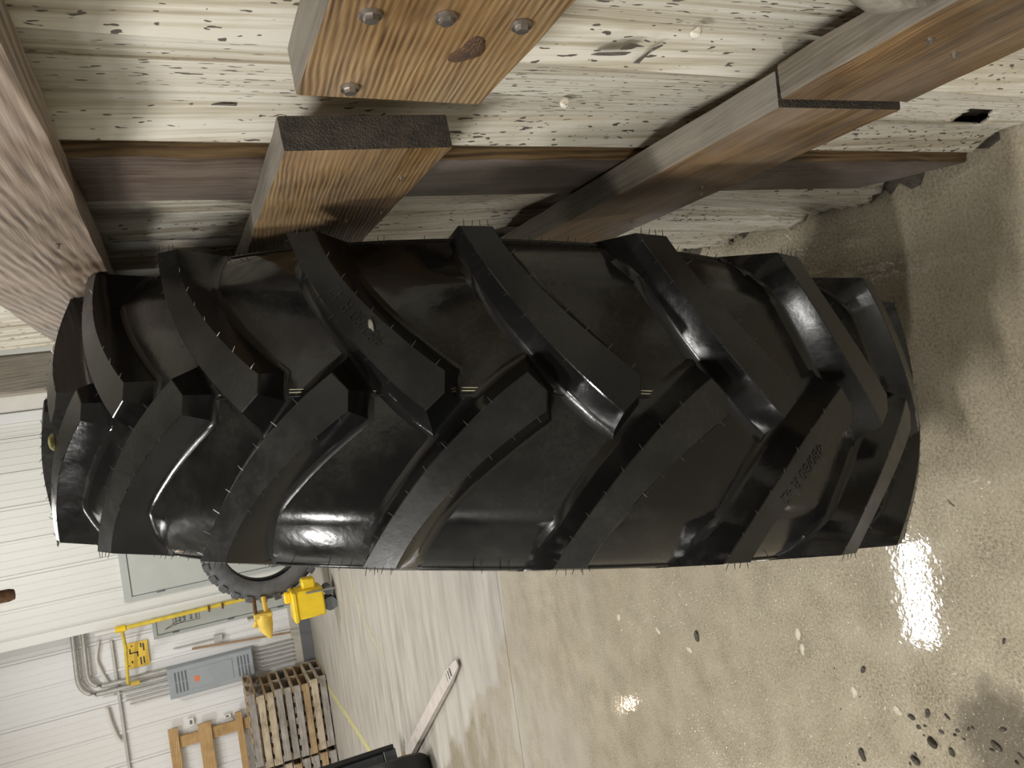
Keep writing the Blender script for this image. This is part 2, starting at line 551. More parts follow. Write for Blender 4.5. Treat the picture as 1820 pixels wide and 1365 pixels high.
def to_parent(o, p):
    """keep world place when p is only translated"""
    o.parent = p
    o.location = Vector(o.location) - Vector(p.location)
    return o


x = -9.99
while x < -2.72:
    w = min(0.98, -2.72 - x)
    to_parent(ribbed_sheet('siding_sheet', x, x + w - 0.004, FY, 0.34, 6.9, M['siding_white'], None), wall_far)
    x += 0.98
to_parent(box('kick_board', -9.99, -2.75, FY - 0.05, FY + 0.02, 0.0, 0.185, M['kick'], None, 0.004), wall_far)
to_parent(box('concrete_curb', -9.99, -2.75, FY - 0.035, FY + 0.02, 0.185, 0.345, M['curb'], None, 0.006), wall_far)

wall_part = box('wall_partition', -2.735, 3.2, PY + 0.02, FY + 0.02, 0.0, 7.0, M['siding_cream'])
tag(wall_part, 'cream ribbed metal partition wall with a tall grey door', 'wall', kind='structure')
x = -2.735
while x < 0.45:
    w = min(0.98, 0.47 - x)
    to_parent(ribbed_sheet('siding_sheet', x, x + w - 0.004, PY, 0.0, 6.9, M['siding_cream'], None), wall_part)
    x += 0.98
to_parent(box('corner_flashing', -2.76, -2.62, PY - 0.03, PY - 0.026, 0.0, 6.9, M['siding_cream'], None), wall_part)
to_parent(box('jamb_trim', 0.47, 0.62, PY - 0.10, PY + 0.02, 0.0, 6.9, M['siding_white'], None, 0.01), wall_part)
to_parent(box('jamb_trim', 0.62, 0.87, PY - 0.06, PY + 0.02, 0.0, 6.9, M['white_plastic'], None, 0.01), wall_part)

tag(box('wall_left', -10.3, -10, -4.5, 14.2, 0, 7, M['wall_plain']), 'plain pale side wall of the shop', 'wall', kind='structure')
tag(box('wall_near', -10.3, 3.5, -4.8, -4.5, 0, 7, M['wall_plain']), 'plain pale wall behind the viewer', 'wall', kind='structure')
tag(box('wall_side', 3.2, 3.5, -4.5, 14.2, 0, 7, M['wall_plain']), 'plain pale wall behind the boarded partition', 'wall', kind='structure')
tag(box('ceiling', -10.3, 3.5, -4.8, 14.5, 7.0, 7.2, M['ceiling']), 'pale metal shop ceiling', 'ceiling', kind='structure')

# doors
d1 = empty('door_1', (-1.83, PY - 0.03, 0))
tag(d1, 'tall grey steel door in the cream partition wall', 'door', kind='structure')
box('door_frame', -0.61, -0.54, -0.035, 0.03, 0, 2.71, M['door_frame'], d1, 0.004)
box('door_frame', 0.54, 0.61, -0.035, 0.03, 0, 2.71, M['door_frame'], d1, 0.004)
box('door_frame', -0.61, 0.61, -0.036, 0.03, 2.60, 2.71, M['door_frame'], d1, 0.004)
box('door_leaf', -0.535, 0.535, -0.02, 0.02, 0.01, 2.595, M['door_grey'], d1, 0.003)
for z in (0.5, 1.4, 2.2):
    box('hinge', -0.56, -0.535, -0.045, -0.018, z - 0.06, z + 0.06, M['vent_dark'], d1, 0.004)
d2 = empty('door_2', (-2.85, FY - 0.03, 0))
tag(d2, 'grey steel door with a printed notice beside the yellow gas pipe', 'door', kind='structure')
box('door_frame', -0.40, -0.345, -0.035, 0.03, 0, 2.43, M['door_frame'], d2, 0.004)
box('door_frame', 0.345, 0.40, -0.035, 0.03, 0, 2.43, M['door_frame'], d2, 0.004)
box('door_frame', -0.40, 0.40, -0.036, 0.03, 2.37, 2.43, M['door_frame'], d2, 0.004)
box('door_leaf', -0.34, 0.34, -0.02, 0.02, 0.01, 2.365, M['door_grey'], d2, 0.003)
for z in (0.45, 1.25, 2.1):
    box('hinge', -0.365, -0.34, -0.045, -0.018, z - 0.05, z + 0.05, M['vent_dark'], d2, 0.004)


def outline(name, pts, w, y, mat, parent, closed=True):
    """thin drawn line on a wall (x, z points)"""
    V, Fc = [], []
    n = len(pts)
    for i in range(n if closed else n - 1):
        a, b = Vector(pts[i]), Vector(pts[(i + 1) % n])
        d = (b - a).normalized()
        q = Vector((-d.y, d.x)) * w / 2
        k = len(V)
        for p in (a + q, b + q, b - q, a - q):
            V.append((p.x, y, p.y))
        Fc.append((k, k + 3, k + 2, k + 1))
    return mobj(name, V, Fc, mat, parent)


# ------------------------------------------------------------------ boarded wall on the right
XW, XP, XF = 0.362, 0.326, 0.284     # sheet, post face, rail face
LEAN = 0.058                          # the sheets and the post stand a little out of plumb


def sheet_x(y):
    """lapped, ribbed profile across the sheets"""
    t = ((y - 0.655) % 0.262) / 0.262
    if t < 0.19:
        return 0.010 - 0.024 * (t / 0.19)
    if t < 0.23:
        return -0.014 - 0.004 * math.sin((t - 0.19) / 0.04 * math.pi)
    return -0.014 + 0.024 * (t - 0.23) / 0.77


def in_poly(p, poly):
    r = False
    j = len(poly) - 1
    for i in range(len(poly)):
        if (poly[i][1] > p[1]) != (poly[j][1] > p[1]) and p[0] < (poly[j][0] - poly[i][0]) * (p[1] - poly[i][1]) / (poly[j][1] - poly[i][1]) + poly[i][0]:
            r = not r
        j = i
    return r


HOLE = [(0.975, 0.224), (0.905, 0.275), (0.872, 0.300), (0.876, 0.262), (0.868, 0.235), (0.905, 0.196), (0.925, 0.165), (0.974, 0.122)]


def wall_sheet(name, y0, y1, z0, z1, parent, hole=False, bottom=None, bulge=None, ny=None, dy=0.009, dz=0.05, xo=0.0):
    ny = int((y1 - y0) / dy)
    zs = []
    z = z0
    while z < z1:
        zs.append(z)
        z += (0.0085 if (hole and z < 0.36) else (0.02 if z < 0.5 else dz))
    zs.append(z1)
    V, idx, Fc = [], {}, []
    for j, z in enumerate(zs):
        for i in range(ny + 1):
            y = y0 + (y1 - y0) * i / ny
            zz = z
            if bottom:
                zb = bottom(y)
                zz = zb + (z - z0) / (z1 - z0) * (z1 - zb)
            ys = y + (1.67 - zz) * LEAN
            xx = XW + xo + sheet_x(y)
            if bulge: xx -= bulge(y, zz)
            V.append((xx, ys, zz))
    w = ny + 1
    for j in range(len(zs) - 1):
        for i in range(ny):
            q = (j * w + i, j * w + i + 1, (j + 1) * w + i + 1, (j + 1) * w + i)
            if hole:
                c = sum((Vector(V[a]) for a in q), Vector()) / 4
                if in_poly((c.y, c.z), HOLE): continue
            Fc.append(q[::-1])
    o = mobj(name, V, Fc, M['peeling'], parent, 40)
    so = o.modifiers.new('thickness', 'SOLIDIFY')
    so.thickness = 0.006
    so.offset = -1.0
    return o


wall_right = box('wall_right', 0.392, 0.50, -0.6, 3.15, 0.0, 3.4, M['board_end'])
tag(wall_right, 'boarded right-hand wall sheeted in flaking cream-painted ribbed panels', 'wall', kind='structure')
rng = random.Random(3)
rag = [rng.uniform(-1, 1) for _ in range(400)]


def ragged(y):
    i = y * 60
    a = rag[int(i) % 400]; b = rag[int(i + 1) % 400]
    return a + (b - a) * (i - int(i))


to_parent(wall_sheet('wall_sheet', -0.55, 0.29, 0.03, 3.35, None, dz=0.2), wall_right)
to_parent(wall_sheet('wall_sheet', 0.295, 0.988, 0.004, 3.35, None, hole=True, xo=-0.003,
                     bottom=lambda y: 0.012 + 0.01 * ragged(y) + max(0, 0.62 - y) * 0.05), wall_right)
to_parent(wall_sheet('wall_sheet', 1.10, 1.98, 0.0, 3.35, None,
                     bottom=lambda y: 0.02 + 0.018 * ragged(y) + 0.012 * ragged(y * 3.1),
                     bulge=lambda y, z: max(0, 1 - z / 0.55) ** 1.5 * 0.042 * max(0, min(1, (2.25 - y) / 0.8)) * max(0, min(1, (y - 1.13) / 0.1)) + 0.004 * ragged(y * 2 + z) * max(0, 1 - z / 0.4)), wall_right)
to_parent(wall_sheet('wall_sheet', 1.985, 3.05, 0.0, 3.35, None, dz=0.2, bottom=lambda y: 0.01), wall_right)

# black mud and splinters at the rotten foot
def lump(name, loc, size, mat, seed, parent=None, flat=0.6, sub=2):
    bm = bmesh.new()
    bmesh.ops.create_icosphere(bm, subdivisions=sub, radius=1.0)
    r = random.Random(seed)
    offs = [Vector((r.uniform(-1, 1), r.uniform(-1, 1), r.uniform(-1, 1))).normalized() for _ in range(7)]
    for v in bm.verts:
        k = 1.0
        for i, o in enumerate(offs):
            d = v.co.normalized().dot(o)
            if d > 0.35: k += (0.6 if i % 2 else -0.55) * (d - 0.35)
        v.co = v.co * k
        v.co.x *= size[0]; v.co.y *= size[1]; v.co.z *= size[2]
    mn = min(v.co.z for v in bm.verts)
    for v in bm.verts:
        v.co.z = max(v.co.z, mn * flat) - mn * flat
    o = bmobj(name, bm, mat, parent, 60, loc)
    o.rotation_euler = (0, 0, r.uniform(0, 6))
    return o


def plank(name, x0, x1, y0, y1, z0, z1, mats, parent, seed=0, warp=0.0022, skew=(0, 0), axis='Y', topmat=1, endmat=2):
    """rough-sawn plank: bevelled, edges slightly wavy; skew shifts the near/far end top against bottom"""
    r = random.Random(seed)
    c = Vector(((x0 + x1) / 2, (y0 + y1) / 2, (z0 + z1) / 2))
    bm = bmesh.new()
    bbox_bm(bm, x0 - c.x, x1 - c.x, y0 - c.y, y1 - c.y, z0 - c.z, z1 - c.z)
    a = 'XYZ'.index(axis)
    L = (x1 - x0, y1 - y0, z1 - z0)[a]
    es = [e for e in bm.edges if abs((e.verts[0].co - e.verts[1].co)[a]) > L * 0.9]
    bmesh.ops.bevel(bm, geom=list(bm.edges), offset=0.004, segments=2, affect='EDGES', profile=0.6)
    es = [e for e in bm.edges if abs((e.verts[0].co - e.verts[1].co)[a]) > L * 0.8]
    bmesh.ops.subdivide_edges(bm, edges=es, cuts=max(3, int(L / 0.06)), use_grid_fill=True)
    ph = [r.uniform(0, 6) for _ in range(8)]
    for v in bm.verts:
        t = v.co[a]
        w = warp * (0.6 * math.sin(t * 9 + ph[0] + (2 if v.co.x > 0 else 0)) + 0.3 * math.sin(t * 37 + ph[1] + (3 if v.co.z > 0 else 0)) + 0.2 * math.sin(t * 91 + ph[2] + v.co.z * 50))
        b = 2 if a == 1 else 1
        v.co[b] += w
        v.co.x += 0.35 * warp * math.sin(t * 53 + ph[3] + v.co[b] * 60)
        if skew != (0, 0) and a == 1:
            hgt = v.co.z / (z1 - z0)
            v.co.y += (skew[0] if t < 0 else skew[1]) * hgt * min(1, abs(t) / (L / 2)) ** 8
    bm.normal_update()
    for f in bm.faces:
        n = f.normal
        if abs(n[a]) > 0.8: f.material_index = endmat
        elif a == 1 and n.z > 0.75: f.material_index = topmat
        elif a == 2 and n.y < -0.75: f.material_index = topmat
    return bmobj(name, bm, mats, parent, 40, c)


def bolt(name, loc, parent, r=0.0075, seed=0):
    """hex bolt head on a washer-like flange, facing -X"""
    n = 6
    V, Fc = [], []
    rings = [(0.001, r * 1.5, 12), (-0.0015, r * 1.5, 12)]
    bm = bmesh.new()
    a = bmesh.ops.create_cone(bm, cap_ends=True, segments=16, radius1=r * 1.45, radius2=r * 1.35, depth=0.003)
    b = bmesh.ops.create_cone(bm, cap_ends=True, segments=6, radius1=r, radius2=r * 0.88, depth=0.004)
    for v in b['verts']: v.co.z += 0.0025
    bmesh.ops.rotate(bm, verts=bm.verts, cent=(0, 0, 0), matrix=Matrix.Rotation(-math.pi / 2, 3, 'Y'))
    bmesh.ops.rotate(bm, verts=bm.verts, cent=(0, 0, 0), matrix=Matrix.Rotation(seed * 1.3, 3, 'X'))
    return bmobj(name, bm, M['bolt'], parent, 30, loc)


def rail(label, y0, z0):
    e = empty('guard_rail', (XF, y0, z0))
    return tag(e, label, 'rail', 'horizontal guard rails on the boarded wall')


TH = 0.0405
# upper rail
ra = rail('weathered greyish upper guard rail just above the tyre top', 0.6, 1.675)
plank('plank', -0.006, TH, 0.0, 2.45, 0.0, 0.198, [M['board_grey'], M['board_top'], M['board_end']], ra, 1)
plank('plank', 0.0, TH, -0.75, -0.025, 0.004, 0.2, [M['board_brown'], M['board_top'], M['board_end']], ra, 2)
# middle rail (two butted planks with an open joint)
rb = rail('tan middle guard rail of two bolted planks with an open joint', 0.844, 1.268)
plank('plank', 0.0, TH, 0.0, 1.95, 0.0, 0.192, [M['board_tan'], M['board_top'], M['board_end']], rb, 3, skew=(0.010, 0))
plank('plank', -0.004, TH, -1.2, -0.150, 0.018, 0.202, [M['board_tan'], M['board_top'], M['board_end']], rb, 4, skew=(0, -0.012))
for i, (y, z) in enumerate([(0.536, 1.436), (0.533, 1.379), (0.538, 1.314), (0.665, 1.425)]):
    bolt('bolt', (-0.0055, y - 0.844, z - 1.268), rb, 0.0062, i)
# lower rail
rc = rail('dark brown lower guard rail of two planks meeting in a tight joint', 0.68, 0.705)
plank('plank', -0.007, TH - 0.002, 0.008, 1.75, 0.0, 0.205, [M['board_brown'], M['board_top'], M['board_end']], rc, 5)
plank('plank', -0.003, TH - 0.002, -1.1, -0.006, 0.008, 0.216, [M['board_brown'], M['board_top'], M['board_end']], rc, 6)
for i, (y, z) in enumerate([(0.52, 0.87), (0.545, 0.80), (1.02, 0.77), (1.06, 0.74), (1.25, 0.76)]):
    bolt('nail_head', (-0.003 if y < 0.68 else -0.007, y - 0.68, z - 0.705), rc, 0.003, i)
for i, (y, z) in enumerate([(0.95, 1.30), (1.12, 1.285), (1.16, 1.33)]):
    bolt('nail_head', (0.0, y - 0.844, z - 1.268), rb, 0.002, i)
for i, (y, z) in enumerate([(0.9, 1.74), (1.0, 1.84), (1.2, 1.72)]):
    bolt('nail_head', (-0.008, y - 0.6, z - 1.675), ra, 0.0022, i)

kn = lump('knot', (-0.0045, 0.585 - 0.844, 1.327 - 1.268), (0.003, 0.02, 0.014), M['knot'], 44, rb, 1.0, 3)
kn.rotation_euler = (0.25, 0, 0)


def px_on(px, py, xp):
    # photograph pixel to a point on the sheet plane x = xp
    d = Vector((px - 910, py - 682.5))
    u = d.x * -math.sin(ROLL) + d.y * -math.cos(ROLL)
    v = d.x * -math.cos(ROLL) + d.y * math.sin(ROLL)
    r = fw * FPX + vr * u + vu * v
    return Vector((0, 0, CAM_H)) + r * (xp / r.x)


SCARS = [[(1178, 80, 3), (1160, 88, 5), (1148, 98, 3), (1138, 106, 5), (1128, 116, 9), (1118, 128, 6), (1108, 134, 2), (1085, 143, 3), (1062, 153, 5), (1056, 155, 1)],
         [(1050, 97, 1), (1062, 96, 5), (1085, 96, 6), (1110, 95, 6), (1122, 93, 1)],
         [(1102, 88, 1), (1112, 84, 8), (1122, 82, 10), (1132, 81, 5), (1145, 83, 1)],
         [(1032, 141, 1), (1045, 142, 4), (1070, 140, 4), (1090, 137, 1)],
         [(958, 133, 1), (970, 133, 3), (985, 134, 1)],
         [(300, 68, 1), (330, 68, 5), (355, 67, 6), (372, 66, 2)],
         [(375, 187, 2), (392, 188, 7), (418, 188, 6), (420, 188, 1)],
         [(330, 187, 1), (340, 188, 7), (346, 188, 1)], [(133, 85, 1), (142, 85, 5), (166, 85, 5), (168, 85, 1)]]
for sc_ in SCARS:
    V, Fc = [], []
    for q, (px, py, w) in enumerate(sc_):
        a = sc_[max(q - 1, 0)]; b = sc_[min(q + 1, len(sc_) - 1)]
        t = Vector((b[0] - a[0], b[1] - a[1])).normalized()
        nn = Vector((-t.y, t.x)) * w * 0.55
        for sgn in (1, -1):
            p0 = px_on(px + nn.x * sgn, py + nn.y * sgn, XW)
            y_ = p0.y - (1.67 - p0.z) * LEAN
            p0 = px_on(px + nn.x * sgn, py + nn.y * sgn, XW - 0.003 + sheet_x(y_) - 0.0012)
            V.append(p0)
    for q in range(len(sc_) - 1):
        Fc.append((2 * q, 2 * q + 1, 2 * q + 3, 2 * q + 2))
    to_parent(mobj('paint_scar', V, Fc, M['scar'], None), wall_right)

# upright plank between sheets
post = plank('upright_plank', XP, XP + 0.034, -0.094, 0.094, 0.0, 2.9, [M['post_wood'], M['post_edge'], M['board_end']], None, 9, 0.003, axis='Z')
tag(post, 'dark brown upright plank fixed between the cream wall sheets', 'plank')
for v in post.data.vertices:      # lean, and a slanting rotten foot
    zz = v.co.z + 1.45
    t = (v.co.y + 0.094) / 0.188
    foot = 0.02 + 0.115 * max(0, t) ** 0.8 + 0.006 * math.sin(t * 40)
    if zz < 0.35:
        zz = foot + zz * (0.35 - foot) / 0.35
    v.co.z = zz - 1.45
    v.co.y += (1.67 - zz) * LEAN
post.location.y = 1.08

# a splintered grey block lying on the lower rail
blk = lump('wood_chunk', (0.318, 0.49, 0.925), (0.022, 0.045, 0.03), M['board_top'], 12, flat=0.7)
tag(blk, 'splintered grey wood chunk lying on top of the lower rail', 'wood chunk')

# nail heads proud of the sheet (two domed)
for i, (y, z) in enumerate([(0.862, 1.09), (0.665, 1.03)]):
    o = lump('nail_head', (XW - 0.012, y, z), (0.006, 0.007, 0.007), M['peeling'], 20 + i)
    o.parent = wall_right
    o.location = Vector(o.location) - Vector(wall_right.location)

# foot: black mud bank along the wall
def mud_bank():
    V, Fc = [], []
    n = 70
    r = random.Random(5)
    for i in range(n + 1):
        y = 1.02 + 1.9 * i / n
        hgt = (0.03 + 0.022 * ragged(y * 1.3) + (0.05 if 1.15 < y < 1.5 else 0)) * min(1, i / 6 + 0.1)
        wdt = 0.055 + 0.03 * ragged(y * 0.9 + 2)
        for k, t in enumerate((0, 0.25, 0.55, 0.8, 1.0)):
            V.append((0.392 - wdt * t, y, hgt * (1 - t) ** 1.4 + 0.001 - (0.004 if t == 1 else 0)))
    for i in range(n):
        for k in range(4):
            a = i * 5 + k
            Fc.append((a, a + 5, a + 6, a + 1))
    o = mobj('mud_bank', V, Fc, M['mud'], None, 60)
    return tag(o, 'black wet mud packed along the foot of the boarded wall', 'mud', kind='stuff')


mud_bank()

# far post beyond the wall's end
fp = box('timber_post', 0.315, 0.515, 4.6, 4.85, 0, 6.9, M['far_post'], None, 0.012)
tag(fp, 'grey-brown timber post standing beyond the boarded wall', 'post')

# rusty pipe end hanging from above
rp = tube('rusty_pipe', [(-0.607, 4.0, 6.9), (-0.606, 4.0, 4.4), (-0.600, 4.0, 2.375), (-0.600, 4.0, 2.355)], 0.028, M['rust'], None, 14,
          radii=[0.028, 0.028, 0.028, 0.022])
tag(rp, 'rusty pipe end hanging down from the ceiling', 'pipe')

# ------------------------------------------------------------------ the tractor tyre
TC = Vector((-0.1039, 1.7401, 0.9228))
TA = Vector((0.9829, 0.0462, -0.1784)); TF = Vector((-0.0469, 0.9989, 0.0)); TU = Vector((0.1782, 0.0084, 0.9840))
R, TW, DROP = 0.9256, 0.4474, 0.0335
tyre = bpy.data.objects.new('tractor_tyre', None)
link(tyre)
base_pt = TC - TU * R
tyre.matrix_world = Matrix(((TA.x, TF.x, TU.x, base_pt.x), (TA.y, TF.y, TU.y, base_pt.y), (TA.z, TF.z, TU.z, base_pt.z), (0, 0, 0, 1)))
tag(tyre, 'large wet black tractor tyre with chevron lugs leaning on the boarded wall', 'tyre')
CEN = Vector((0, 0, R))

PROF = [(0.0, 0.8780), (0.05, 0.8772), (0.10, 0.8750), (0.145, 0.8710), (0.160, 0.8675), (0.172, 0.8590), (0.198, 0.838),
        (0.216, 0.820), (0.228, 0.800), (0.236, 0.775), (0.240, 0.745), (0.239, 0.71), (0.233, 0.67), (0.222, 0.63), (0.207, 0.595), (0.196, 0.574),
        (0.192, 0.556), (0.186, 0.541), (0.176, 0.5335)]
INNER = [(0.150, 0.536), (0.158, 0.565), (0.180, 0.61), (0.203, 0.67), (0.212, 0.73), (0.206, 0.785), (0.18, 0.822), (0.13, 0.842), (0.0, 0.85)]
_ps = np.array([p[0] for p in PROF[:11]]); _pr = np.array([p[1] for p in PROF[:11]])


def base_r(s):
    return float(np.interp(abs(s), _ps, _pr)) if abs(s) <= 0.24 else 0.745 - (abs(s) - 0.24) * 3


def top_r(s):
    return R - DROP * min(1.15, (2 * abs(s) / TW) ** 2)


half = PROF + INNER
prof = half + [(-s, r) for s, r in half[::-1] if s > 0]
V, Fc = revolve(prof, 216)
carc = mobj('carcass', V, Fc, M['rubber_base'], tyre, 55, CEN)
# lugs -------------------------------------------------------------------
U_PTS = [(0, -.023), (3.1, .017), (5.4, .056), (8.1, .107), (10, .145), (11.9, .186), (12.6, .209)]
L_PTS = [(-1.4, .025), (.9, .051), (2.8, .078), (4.7, .105), (6.4, .133), (8, .161), (9.1, .185), (10.2, .214)]
pu = np.polyfit([s for f, s in U_PTS], [f for f, s in U_PTS], 3)
pl = np.polyfit([s for f, s in L_PTS], [f for f, s in L_PTS], 3)
SE = 0.219
NCOL = 26
KM = math.radians(1) * R       # degrees to metres of arc


def lug_outline():
    up, lo = [], []
    for j in range(NCOL + 1):
        t = j / NCOL
        s = -0.023 + (SE + 0.023) * t
        up.append((float(np.polyval(pu, s)) * KM, s))
        if j == 0: lo.append((-1.4 * KM, -0.001))
        else:
            s2 = 0.025 + (SE - 0.025) * (j - 1) / (NCOL - 1)
            lo.append((float(np.polyval(pl, s2)) * KM, s2))
    up[0] = (0.0, -0.023)
    lo[1] = (-1.4 * KM, 0.025)
    return up, lo


UPE, LOE = lug_outline()


def cyl(v, s, r):
    f = v / R
    return (s, -r * math.cos(f), r * math.sin(f))


def loop_normals(loop):
    n = len(loop)
    out = []
    for i in range(n):
        a, b, c = Vector(loop[i - 1]), Vector(loop[i]), Vector(loop[(i + 1) % n])
        d1, d2 = (b - a), (c - b)
        n1 = Vector((d1.y, -d1.x)).normalized() if d1.length > 1e-9 else Vector((0, 0))
        n2 = Vector((d2.y, -d2.x)).normalized() if d2.length > 1e-9 else Vector((0, 0))
        m = n1 + n2
        m = m / max(0.55, m.length_squared / 2)
        out.append(m)
    return out


def make_lug(mirror):
    """returns verts, faces, material ids, and root points for the moulding hairs"""
    sg = -1.0 if mirror else 1.0
    n = NCOL + 1
    V, Fc, mi = [], [], []
    for (v, s) in UPE: V.append(cyl(v, s * sg, top_r(s)))
    for (v, s) in LOE: V.append(cyl(v, s * sg, top_r(s)))
    for j in range(NCOL):
        q = (j, j + 1, n + j + 1, n + j)
        Fc.append(q); mi.append(0)
    # closed boundary: up edge (nose to shoulder) then low edge back
    loop = UPE + LOE[::-1]
    ids = list(range(n)) + list(range(2 * n - 1, n - 1, -1))
    nr = loop_normals(loop)
    area2 = sum(loop[i][0] * loop[(i + 1) % len(loop)][1] - loop[(i + 1) % len(loop)][0] * loop[i][1] for i in range(len(loop)))
    fl = 1.0 if area2 > 0 else -1.0
    rings = [(0.0009, 0.978), (0.0095, 0.17), (0.0120, 0.07), (0.0165, 0.012), (0.026, -0.07)]
    prev = ids
    for off, k in rings:
        cur = []
        for i, (v, s) in enumerate(loop):
            wide = 1.75 if i < n else 1.05
            d = nr[i] * fl * off * wide
            vv, ss = v + d.x, s + d.y
            if ss > SE - 0.001: ss = min(ss, 0.2405)
            rr = base_r(ss) * (1 - k) + top_r(min(abs(ss), 0.2237)) * k
            cur.append(len(V))
            V.append(cyl(vv, ss * sg, rr))
        m = len(loop)
        for i in range(m):
            j = (i + 1) % m
            Fc.append((prev[i], cur[i], cur[j], prev[j])); mi.append(1)
        prev = cur
    if not mirror:
        Fc = [f[::-1] for f in Fc]
    return V, Fc, mi, loop, [q * fl for q in nr]


def hair_mesh(name, roots):
    """tiny three-sided whiskers: list of (point, direction, length)"""
    V, Fc = [], []
    for p, d, L in roots:
        p, d = Vector(p), Vector(d).normalized()
        ref = Vector((0.3, 0.5, 0.8))
        a = d.cross(ref).normalized(); b = d.cross(a)
        bend = a * random.uniform(-0.25, 0.25) * L
        k = len(V)
        for c, rr in ((p - d * 0.001, 0.0007), (p + d * L * 0.55 + bend * 0.4, 0.0006), (p + d * L + bend, 0.0004)):
            for q in range(3):
                w = q * 2.094
                V.append(c + (a * math.cos(w) + b * math.sin(w)) * rr)
        for r_ in range(2):
            for q in range(3):
                Fc.append((k + r_ * 3 + q, k + r_ * 3 + (q + 1) % 3, k + r_ * 3 + 3 + (q + 1) % 3, k + r_ * 3 + 3 + q))
        Fc.append((k + 6, k + 7, k + 8))
    me = bpy.data.meshes.new(name)
    me.from_pydata([tuple(v) for v in V], [], Fc)
    me.materials.append(M['rubber_hair'])
    return me


def lug_proto(mirror):
    V, Fc, mi, loop, nr = make_lug(mirror)
    sg = -1.0 if mirror else 1.0
    me = bpy.data.meshes.new('lug')
    me.from_pydata(V, [], Fc)
    me.validate()
    me.materials.append(M['rubber_lug']); me.materials.append(M['rubber_wall'])
    for p, i in zip(me.polygons, mi):
        p.material_index = i
        p.use_smooth = True
    me.set_sharp_from_angle(angle=math.radians(32))
    n = NCOL + 1
    roots = []
    acc = 0.012
    for part in (range(1, n), range(n + 1, 2 * n - 2)):
        last = None
        dist = 0.0
        for i in part:
            v, s = loop[i]
            if last: dist += math.hypot(v - last[0], s - last[1])
            last = (v, s)
            if dist > 0.030:
                dist = 0.0
                d = nr[i]
                p = Vector(cyl(v, s * sg, top_r(s)))
                q = Vector(cyl(v + d.x * 0.01, (s + d.y * 0.01) * sg, top_r(s) + random.uniform(0.002, 0.007)))
                roots.append((p, q - p, random.uniform(0.006, 0.010)))
    v0, v1 = UPE[-1][0], LOE[-1][0]
    for k in range(4):
        v = v0 + (v1 - v0) * (k + 0.5) / 4
        p = Vector(cyl(v, SE * sg, top_r(SE)))
        roots.append((p, Vector((sg, random.uniform(-.25, .25), random.uniform(-.1, .3))), random.uniform(0.007, 0.012)))
    return me, hair_mesh('vent_hair', roots)


PITCHV = 15.35


def lug_angles(a0):
    """measured pitch on the side in view, the rest closes the ring at 24 lugs"""
    vis = [a0 + PITCHV * k for k in range(-3, 6)]
    gap = (360 - (vis[-1] - vis[0])) / 16.0
    return vis + [vis[-1] + gap * k for k in range(1, 16)]


lugs = {}
for mirror, a0 in ((False, 10.45), (True, 18.0)):
    me, hm = lug_proto(mirror)
    for k, ang in enumerate(lug_angles(a0)):
        o = bpy.data.objects.new('lug', me)
        o.location = CEN
        o.rotation_euler = (-math.radians(ang), 0, 0)
        link(o, tyre)
        if ang < 130 or ang > 300:
            h = bpy.data.objects.new('vent_hair', hm)
            h['kind'] = 'stuff'
            link(h, o)
        lugs[(mirror, k)] = (o, ang)


def ring(name, s, r, rad, mat, n=240, k=5):
    V, Fc = [], []
    for i in range(n):
        f = 2 * math.pi * i / n
        for j in range(k):
            w = 2 * math.pi * j / k
            rr = r + rad * math.cos(w)
            V.append((s + rad * math.sin(w), -rr * math.cos(f), rr * math.sin(f)))
    for i in range(n):
        for j in range(k):
            Fc.append((i * k + j, i * k + (j + 1) % k, ((i + 1) % n) * k + (j + 1) % k, ((i + 1) % n) * k + j))
    return mobj(name, V, Fc, mat, tyre, 180, CEN)


ring('mould_seam', 0.0, 0.8785, 0.0014, M['rubber_wall'])
tag(ring('marking_stripe', 0.0052, 0.8779, 0.0007, M['pale_line']), 'thin pale stripe along the tread centre')
tag(ring('marking_stripe', 0.0092, 0.8778, 0.0006, M['pale_line']), 'thin pale stripe along the tread centre')
# low ribs along both shoulders and hairs between the lugs
for sg in (-1, 1):
    ring('shoulder_rib', 0.229 * sg, 0.797, 0.003, M['rubber_wall'])
roots = []
for sg in (-1, 1):
    for i in range(150):
        f = math.radians(-75 + 190 * i / 150 + random.uniform(-.4, .4))
        if random.random() < 0.35: continue
        r_ = 0.812
        roots.append(((0.2225 * sg, -r_ * math.cos(f), r_ * math.sin(f)),
                      (sg, random.uniform(-.3, .3) - 0.5 * math.cos(f), random.uniform(-.3, .3) + 0.5 * math.sin(f)), random.uniform(0.008, 0.013)))
h = bpy.data.objects.new('vent_hair', hair_mesh('vent_hair', roots))
h['kind'] = 'stuff'
h.location = CEN
link(h, tyre)


